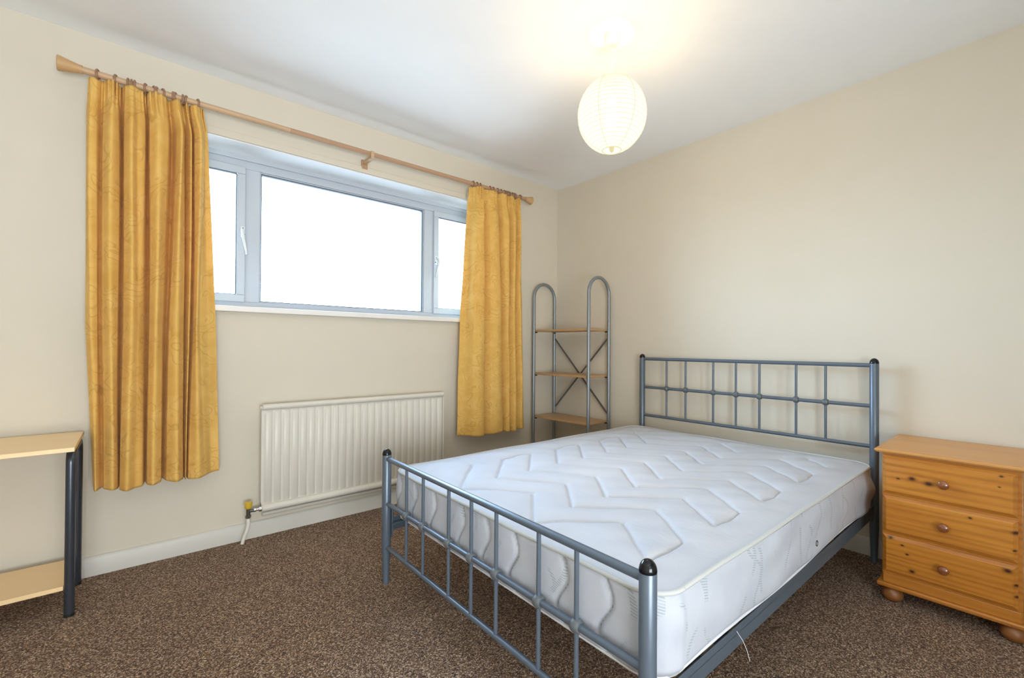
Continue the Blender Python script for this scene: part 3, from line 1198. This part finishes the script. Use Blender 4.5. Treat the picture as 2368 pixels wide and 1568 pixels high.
def quilting():
    ly = [.105, .20, .29, .48, .67, .90, 1.12]
    dx = [.046, .125, .198, .0, .168, .002, .205]
    segs = []
    ends = []
    for k in range(9):
        o = .100 + .1725 * k
        pts = [(o + d, y) for d, y in zip(dx, ly)]
        segs += list(zip(pts, pts[1:]))
        ends.append((pts[0], pts[-1]))
    for k in (0, 2, 4, 6):
        a, b = ends[k][0], ends[k + 1][0]
        mid = ((a[0] + b[0]) / 2, a[1] - .008)
        segs += [(a, mid), (mid, b)]
    for k in (1, 3, 5):
        a, b = ends[k][1], ends[k + 1][1]
        mid = ((a[0] + b[0]) / 2, a[1] + .015)
        segs += [(a, mid), (mid, b)]
    return [(a, b) for a, b in segs if max(a[0], b[0]) < 1.66]


def mattress():
    segs = quilting()
    root = empty('mattress', (BX, BY, MZ0), 'bare white double mattress with zigzag quilting on the bed frame', 'mattress', rz=BYAW)
    cx, cy = (MX0 + MX1) / 2, (MY0 + MY1) / 2
    hx, hy = (MX1 - MX0) / 2, (MY1 - MY0) / 2
    rc = .085
    nx, ny = 280, 216
    # bucket the seams
    cell = .06
    grid = {}
    for s in segs:
        (x0, y0), (x1, y1) = s
        for i in range(int((min(x0, x1) - .06) // cell), int((max(x0, x1) + .06) // cell) + 1):
            for j in range(int((min(y0, y1) - .06) // cell), int((max(y0, y1) + .06) // cell) + 1):
                grid.setdefault((i, j), []).append(s)

    def mapping(i, j):
        u, v = -1 + 2 * i / nx, -1 + 2 * j / ny
        x, y = u * hx, v * hy
        # squeeze the corners into a rounded rectangle
        sc = max(abs(u), abs(v))
        ax, ay = hx - rc, hy - rc
        if sc > 1e-6:
            bx_, by_ = x / sc, y / sc          # point on the outer rectangle
            qx, qy = bx_, by_
            if abs(bx_) > ax and abs(by_) > ay:
                ddx, ddy = abs(bx_) - ax, abs(by_) - ay
                L = math.hypot(ddx, ddy)
                # rays from the corner circle's centre
                qx = math.copysign(ax + ddx / L * rc, bx_)
                qy = math.copysign(ay + ddy / L * rc, by_)
            x, y = lerp(x, qx * sc, sc ** 6), lerp(y, qy * sc, sc ** 6)
        return cx + x, cy + y, sc

    def edge_d(x, y):
        qx, qy = abs(x - cx) - (hx - rc), abs(y - cy) - (hy - rc)
        return rc - (math.hypot(max(qx, 0), max(qy, 0)) + min(max(qx, qy), 0))

    rnd = random.Random(4)
    ph = [rnd.uniform(0, 6.28) for _ in range(6)]

    def top_z(x, y):
        ed = max(edge_d(x, y), 0)
        z = MZ1 + .020 * sstep(0, .16, ed) ** .8
        d = 9
        for s in grid.get((int(x // cell), int(y // cell)), ()):
            d = min(d, seg_dist(x, y, *s))
        g = .0060 * math.exp(-(d / .0050) ** 2) + .0085 * math.exp(-(d / .026))
        z += .004 - g
        z += .0018 * math.sin(x * 17 + ph[0] + 2 * math.sin(y * 9)) * math.sin(y * 21 + ph[1]) * min(1, ed / .1)
        z += .0015 * math.sin(x * 41 + y * 33 + ph[2]) * min(1, ed / .1)
        z += -.006 * math.exp(-((x - .95) / .5) ** 2 - ((y - .35) / .3) ** 2)
        return z

    bm = bmesh.new()
    vs = []
    for i in range(nx + 1):
        row = []
        for j in range(ny + 1):
            x, y, sc = mapping(i, j)
            row.append(bm.verts.new((x, y, top_z(x, y) - MZ0)))
        vs.append(row)
    for i in range(nx):
        for j in range(ny):
            bm.faces.new((vs[i][j], vs[i + 1][j], vs[i + 1][j + 1], vs[i][j + 1]))
    finish(bm, 'mattress_ticking', 'top_panel', root, angle=180)

    # perimeter walk (rounded rectangle), starting at the near foot corner, counter-clockwise
    per = []

    def arc(ccx, ccy, a0, a1, k=14):
        for q in range(k):
            t = math.radians(a0 + (a1 - a0) * q / k)
            per.append((ccx + rc * math.cos(t), ccy + rc * math.sin(t), math.cos(t), math.sin(t)))

    def line(x0, y0, x1, y1, nxn, nyn, step=.007):
        L = math.hypot(x1 - x0, y1 - y0)
        k = int(L / step)
        for q in range(k):
            t = q / k
            per.append((lerp(x0, x1, t), lerp(y0, y1, t), nxn, nyn))
    line(MX0 + rc, MY0, MX1 - rc, MY0, 0, -1)
    arc(MX1 - rc, MY0 + rc, -90, 0)
    line(MX1, MY0 + rc, MX1, MY1 - rc, 1, 0)
    arc(MX1 - rc, MY1 - rc, 0, 90)
    line(MX1 - rc, MY1, MX0 + rc, MY1, 0, 1)
    arc(MX0 + rc, MY1 - rc, 90, 180)
    line(MX0, MY1 - rc, MX0, MY0 + rc, -1, 0)
    arc(MX0 + rc, MY0 + rc, 180, 270)
    dist = [0]
    for a, b in zip(per, per[1:] + per[:1]):
        dist.append(dist[-1] + math.hypot(a[0] - b[0], a[1] - b[1]))
    seams_y = [1.265, 1.127, .972, .775, .628, .488, .285, .140]

    def side_off(x, y, nxn, nyn, z, s):
        h = (z - MZ0) / (MZ1 - MZ0)
        off = .010 * math.sin(PI * h) ** .7
        if nxn < -.5:       # foot end, S-shaped stitched seams
            best = 9
            for k, sy in enumerate(seams_y):
                yy = sy + .020 * math.sin((z - .30) / .17 * 2 * PI) * (1 if z < .475 else 0)
                best = min(best, abs(y - yy))
            if .296 < z < .476:
                off -= .011 * math.exp(-(best / .007) ** 2) + .006 * math.exp(-best / .028)
                off += .004
        else:
            off += .0035 * math.sin(s * 7.5 + 22 * z) * math.sin(z * 30 + 2 * math.sin(s * 5))
            off += .0016 * math.sin(s * 17 - 46 * z + math.sin(s * 3)) * math.sin(s * 2.3)
            if nyn < -.5:
                # crushed, sagging border near the head end
                k = sstep(1.45, 1.75, x)
                off += k * (.006 * math.sin(z * 48 + x * 12) + .006)
        return off

    nz = 34
    bm = bmesh.new()
    uvl = bm.loops.layers.uv.new('uv')
    rows = []
    for k in range(nz + 1):
        h = k / nz
        z = lerp(MZ0 + .010, MZ1 - .004, h)
        row = []
        for i, (x, y, nxn, nyn) in enumerate(per):
            o = side_off(x, y, nxn, nyn, z, dist[i])
            tuck = -.010 * (1 - sstep(0, .12, h))
            zz = z
            if nyn < -.5:     # bottom edge dips and rises along the side
                zz += (1 - h) * (.006 * math.sin(x * 6))
            row.append(bm.verts.new((x + nxn * (o + tuck), y + nyn * (o + tuck), zz - MZ0)))
        rows.append(row)
    np_ = len(per)
    for k in range(nz):
        for i in range(np_):
            i2 = (i + 1) % np_
            f = bm.faces.new((rows[k][i], rows[k][i2], rows[k + 1][i2], rows[k + 1][i]))
            us = (dist[i], dist[i + 1], dist[i + 1], dist[i])
            zs = (k / nz, k / nz, (k + 1) / nz, (k + 1) / nz)
            for lp, uu, zz in zip(f.loops, us, zs):
                lp[uvl].uv = (uu, zz * (MZ1 - MZ0))
    finish(bm, 'mattress_border', 'border', root, angle=180)

    # thread of the S-shaped seams on the foot end
    for sy in seams_y:
        bm = bmesh.new()
        pts = []
        for q in range(25):
            z = lerp(.302, .474, q / 24)
            y = sy + .020 * math.sin((z - .30) / .17 * 2 * PI)
            h = (z - MZ0) / (MZ1 - MZ0)
            o = side_off(MX0, y, -1, 0, z, 0) - .010 * (1 - sstep(0, .12, h))
            pts.append((MX0 - o - .0002, y, z - MZ0))
        tube(bm, pts, .0013, 6)
        finish(bm, 'stitch_grey', 'stitched_seam', root)
    # piping cords top and bottom
    for z, rr, out in ((MZ1 + .001, .0058, .001), (MZ0 + .010, .0042, -.008)):
        bm = bmesh.new()
        pts = [(x + nxn * out, y + nyn * out, z - MZ0 + (.0015 * math.sin(dist[i] * 11) if z > .4 else ((.006 * math.sin(x * 6)) if nyn < -.5 else 0)))
               for i, (x, y, nxn, nyn) in enumerate(per)]
        pts = pts[::2]
        pts.append(pts[0])
        tube(bm, pts, rr, 8, caps=False)
        finish(bm, 'mattress_piping' if z > .4 else 'mattress_under', 'piping', root, angle=180)
    bm = bmesh.new()
    bm.faces.new([bm.verts.new((x - nxn * .010, y - nyn * .010, .006)) for (x, y, nxn, nyn) in per])
    finish(bm, 'mattress_under', 'underside', root)
    # vent eyelet on the near side
    bm = bmesh.new()
    ex, ey, ez = .981, MY0 - .0105, .348 - MZ0
    torus(bm, (ex, ey, ez), .0085, .0022, 'Y', 24, 8)
    lathe(bm, [(.0085, 0), (.0085, .001)], 20, (ex, ey + .001, ez), 'Y')
    tag(finish(bm, 'brass_dark', 'vent_eyelet', root), 'small dark metal vent eyelet')
    # loose thread
    bm = bmesh.new()
    tube(bm, [(.375, MY0 - .006, .286 - MZ0), (.378, MY0 - .020, .268 - MZ0), (.384, MY0 - .028, .245 - MZ0), (.390, MY0 - .034, .215 - MZ0)], .0006, 6)
    finish(bm, 'thread_white', 'loose_thread', root)


mattress()


# ------------------------------------------------------------------ corner shelving unit
def shelving():
    bx_, by_, yw, w, d, zt = -.062, -.034, .0524, .5663, .2493, 1.5521
    r = empty('shelving_unit', (bx_, by_, 0), 'tall shelving unit of grey hooped tubes with wooden shelves in the corner', 'shelving unit', rz=yw + PI)
    # local frame: +x forward from the right wall, +y away from the window wall
    R_ = .0128

    def P(a, b, z):
        return (a * d, b * w, z)
    for b in (0, 1):
        bm = bmesh.new()
        pts = [P(0, b, 0.0)]
        rad = d / 2
        zc = zt - rad
        for k in range(1, 4):
            pts.append(P(0, b, zc * k / 4))
        for k in range(0, 25):
            t = PI - PI * k / 24
            pts.append((rad + rad * math.cos(t), b * w, zc + rad * math.sin(t)))
        for k in (3, 2, 1):
            pts.append(P(1, b, zc * k / 4))
        pts.append(P(1, b, 0))
        tube(bm, pts, R_, 18)
        s = finish(bm, 'shelf_metal', 'side_hoop', r, angle=60)
        for z in (1.160, .8104, .461, .112):
            for a in (0, 1):
                bm = bmesh.new()
                sx = a * d + (.0125 if a == 0 else -.0125)
                box(bm, sx - .008, sx + .008, b * w + (.006 if b == 0 else -.022), b * w + (.022 if b == 0 else -.006), z - .017, z - .008)
                finish(bm, 'black_plastic', 'shelf_clip', s)
    for z in (1.160, .8104, .461, .112):
        bm = bmesh.new()
        box(bm, .004, d - .004, .013, w - .013, z - .008, z + .008)
        finish(bm, 'shelf_wood', 'shelf', r, bevel=.002)
    # crossed braces at the back, flattened tubes
    for (z0, z1) in ((.52, 1.10), (1.10, .52)):
        bm = bmesh.new()
        y0, y1 = .010, w - .010
        off = -.003 if z0 < z1 else .003
        L = math.hypot(y1 - y0, z1 - z0)
        ty, tz = (y1 - y0) / L, (z1 - z0) / L
        hw, ht = .0065, .0022
        fr = []
        for (yy, zz) in ((y0, z0), (y1, z1)):
            fr.append([bm.verts.new((off + sx * ht, yy - tz * sw * hw, zz + ty * sw * hw)) for sx, sw in ((-1, -1), (1, -1), (1, 1), (-1, 1))])
        for k in range(4):
            bm.faces.new((fr[0][k], fr[0][(k + 1) % 4], fr[1][(k + 1) % 4], fr[1][k]))
        bm.faces.new(fr[0])
        bm.faces.new(fr[1][::-1])
        finish(bm, 'brace_metal', 'cross_brace', r)
    for y in (-.012, w + .012):
        for z in (.50, 1.09):
            bm = bmesh.new()
            lathe(bm, [(.0055, 0), (.005, .004 if y > 0 else -.004), (.002, .005 if y > 0 else -.005)], 12, (0, y, z), 'Y')
            finish(bm, 'screw_metal', 'bolt', r)


shelving()


# ------------------------------------------------------------------ pine bedside chest
def chest():
    XF = -.440
    Y0, Y1 = -2.358, -2.752       # near the bed, away from the bed
    r = empty('bedside_chest', (-.225, -2.555, 0), 'orange pine bedside chest with three drawers and bun feet', 'chest of drawers')
    ox, oy = -.225, -2.555

    def bb(name, mat, x0, x1, y0, y1, z0, z1, bev=.002, parent=r, seg=2):
        bm = bmesh.new()
        box(bm, x0 - ox, x1 - ox, min(y0, y1) - oy, max(y0, y1) - oy, z0, z1)
        o = finish(bm, mat, name, parent, bevel=bev, bevel_seg=seg)
        return o
    bb('carcass', 'pine', XF, -.018, Y0, Y1, .074, .604)
    # top with a moulded edge
    bm = bmesh.new()
    ins = [(.000, .604), (.014, .604), (.019, .607), (.022, .612), (.022, .617), (.018, .6205), (.012, .6215)]
    x0, x1, ya, yb = XF, -.018, Y1, Y0
    loops = []
    for o_, z in ins:
        loops.append([bm.verts.new((a - ox, b - oy, z)) for a, b in ((x0 - o_, ya - o_), (x1 + min(o_, .010), ya - o_), (x1 + min(o_, .010), yb + o_), (x0 - o_, yb + o_))])
    for p, q in zip(loops, loops[1:]):
        for k in range(4):
            bm.faces.new((p[k], p[(k + 1) % 4], q[(k + 1) % 4], q[k]))
    bm.faces.new(loops[0][::-1])
    bm.faces.new(loops[-1])
    finish(bm, 'pine_top', 'top', r, angle=30)
    # drawers
    kn = [[(-2.455, .516, .006), (-2.505, .507, .007), (-2.412, .507, .003), (-2.70, .579, .003), (-2.695, .540, .002)],
          [(-2.735, .388, .005), (-2.620, .409, .003), (-2.732, .325, .003)],
          [(-2.388, .262, .004), (-2.425, .243, .003), (-2.715, .250, .006), (-2.455, .150, .005), (-2.44, .212, .003), (-2.736, .205, .004), (-2.738, .165, .004)]]
    for (z0, z1), ks, n in (((.440, .593), kn[0], 1), ((.281, .430), kn[1], 2), ((.119, .271), kn[2], 3)):
        mn = 'pine_drawer_%d' % n
        wood(mn, (.62, .26, .034), (.30, .085, .010), 'Y', .33, .75 + .1 * n, knots=[(a - oy, b, c) for a, b, c in ks], contrast=.95, coat=.3)
        bm = bmesh.new()
        a0, a1 = Y1 + .012, Y0 - .004
        bv, th = .012, .009
        o_ = [bm.verts.new((XF - ox, y - oy, z)) for y, z in ((a0, z0), (a1, z0), (a1, z1), (a0, z1))]
        md = [bm.verts.new((XF - th * .55 - ox, y - oy, z)) for y, z in ((a0, z0), (a1, z0), (a1, z1), (a0, z1))]
        i_ = [bm.verts.new((XF - th - .006 - ox, y - oy, z)) for y, z in ((a0 + bv, z0 + bv), (a1 - bv, z0 + bv), (a1 - bv, z1 - bv), (a0 + bv, z1 - bv))]
        for p, q in ((o_, md), (md, i_)):
            for k in range(4):
                bm.faces.new((p[k], p[(k + 1) % 4], q[(k + 1) % 4], q[k]))
        bm.faces.new(i_)
        bm.faces.new(o_[::-1])
        dr = finish(bm, mn, 'drawer', r, angle=20)
        # turned knob
        bm = bmesh.new()
        xk = XF - th - .006 - ox
        prof = [(.009, .001), (.0085, -.006), (.0085, -.010), (.013, -.014), (.0165, -.019), (.0172, -.024), (.015, -.029), (.009, -.0325), (.0001, -.0335)]
        lathe(bm, prof, 28, (xk, -2.549 - oy, (z0 + z1) / 2), 'X')
        tag(finish(bm, 'pine_knob', 'knob', dr), 'darker reddish turned knob')
    # plinth: moulding board
    bb('plinth', 'pine', XF - .018, -.006, Y0 + .016, Y1 - .016, .056, .074, .006, seg=3)
    bm = bmesh.new()
    box(bm, XF - .006 - ox, XF + .001 - ox, Y1 + .004 - oy, Y0 - .004 - oy, .074, .112)
    finish(bm, 'pine', 'lower_rail', r, bevel=.002)
    for x in (XF + .020, -.05):
        for y in (-2.388, -2.728):
            bm = bmesh.new()
            lathe(bm, [(.020, 0), (.029, .006), (.0355, .018), (.0365, .028), (.033, .040), (.024, .050), (.020, .0565)], 32, (0, 0, 0))
            finish(bm, 'pine_foot', 'foot', r, (x - ox, y - oy, 0))


chest()


# ------------------------------------------------------------------ desk at the left edge
def desk():
    r = empty('side_table', (-3.34, -.25, 0), 'beech side table with lower shelf and dark metal legs, left edge', 'table')
    ox, oy = -3.34, -.25
    X1, X0 = -2.935, -3.745
    bm = bmesh.new()
    box(bm, X0 - ox, X1 - ox, -.461 - oy, -.050 - oy, .636, .652)
    finish(bm, 'beech_laminate', 'tabletop', r, bevel=.0015)
    bm = bmesh.new()
    box(bm, X0 + .035 - ox, X1 - .032 - ox, -.366 - oy, -.072 - oy, .102, .118)
    finish(bm, 'beech_laminate', 'lower_shelf', r, bevel=.0015)
    for x in (X1 - .016, X0 + .016):
        bm = bmesh.new()
        yf, yb, zt, rr = -.362, -.066, .620, .0148
        cr_ = .045
        pts = [(x, yf, 0), (x, yf, .3), (x, yf, zt - cr_)]
        for k in range(1, 9):
            t = k / 8 * PI / 2
            pts.append((x, yf + cr_ * (1 - math.cos(t)), zt - cr_ + cr_ * math.sin(t)))
        for k in range(8):
            t = k / 8 * PI / 2
            pts.append((x, yb - cr_ + cr_ * math.sin(t), zt - cr_ + cr_ * math.cos(t)))
        pts += [(x, yb, zt - cr_), (x, yb, .3), (x, yb, 0)]
        tube(bm, [(p[0] - ox, p[1] - oy, p[2]) for p in pts], rr, 20)
        l = finish(bm, 'desk_metal', 'leg_frame', r, angle=60)
        for y in (yf, yb):
            bm = bmesh.new()
            lathe(bm, [(.0155, 0), (.0158, .003), (.0152, .012)], 20, (x - ox, y - oy, 0))
            finish(bm, 'black_plastic', 'foot_cap', l)


desk()
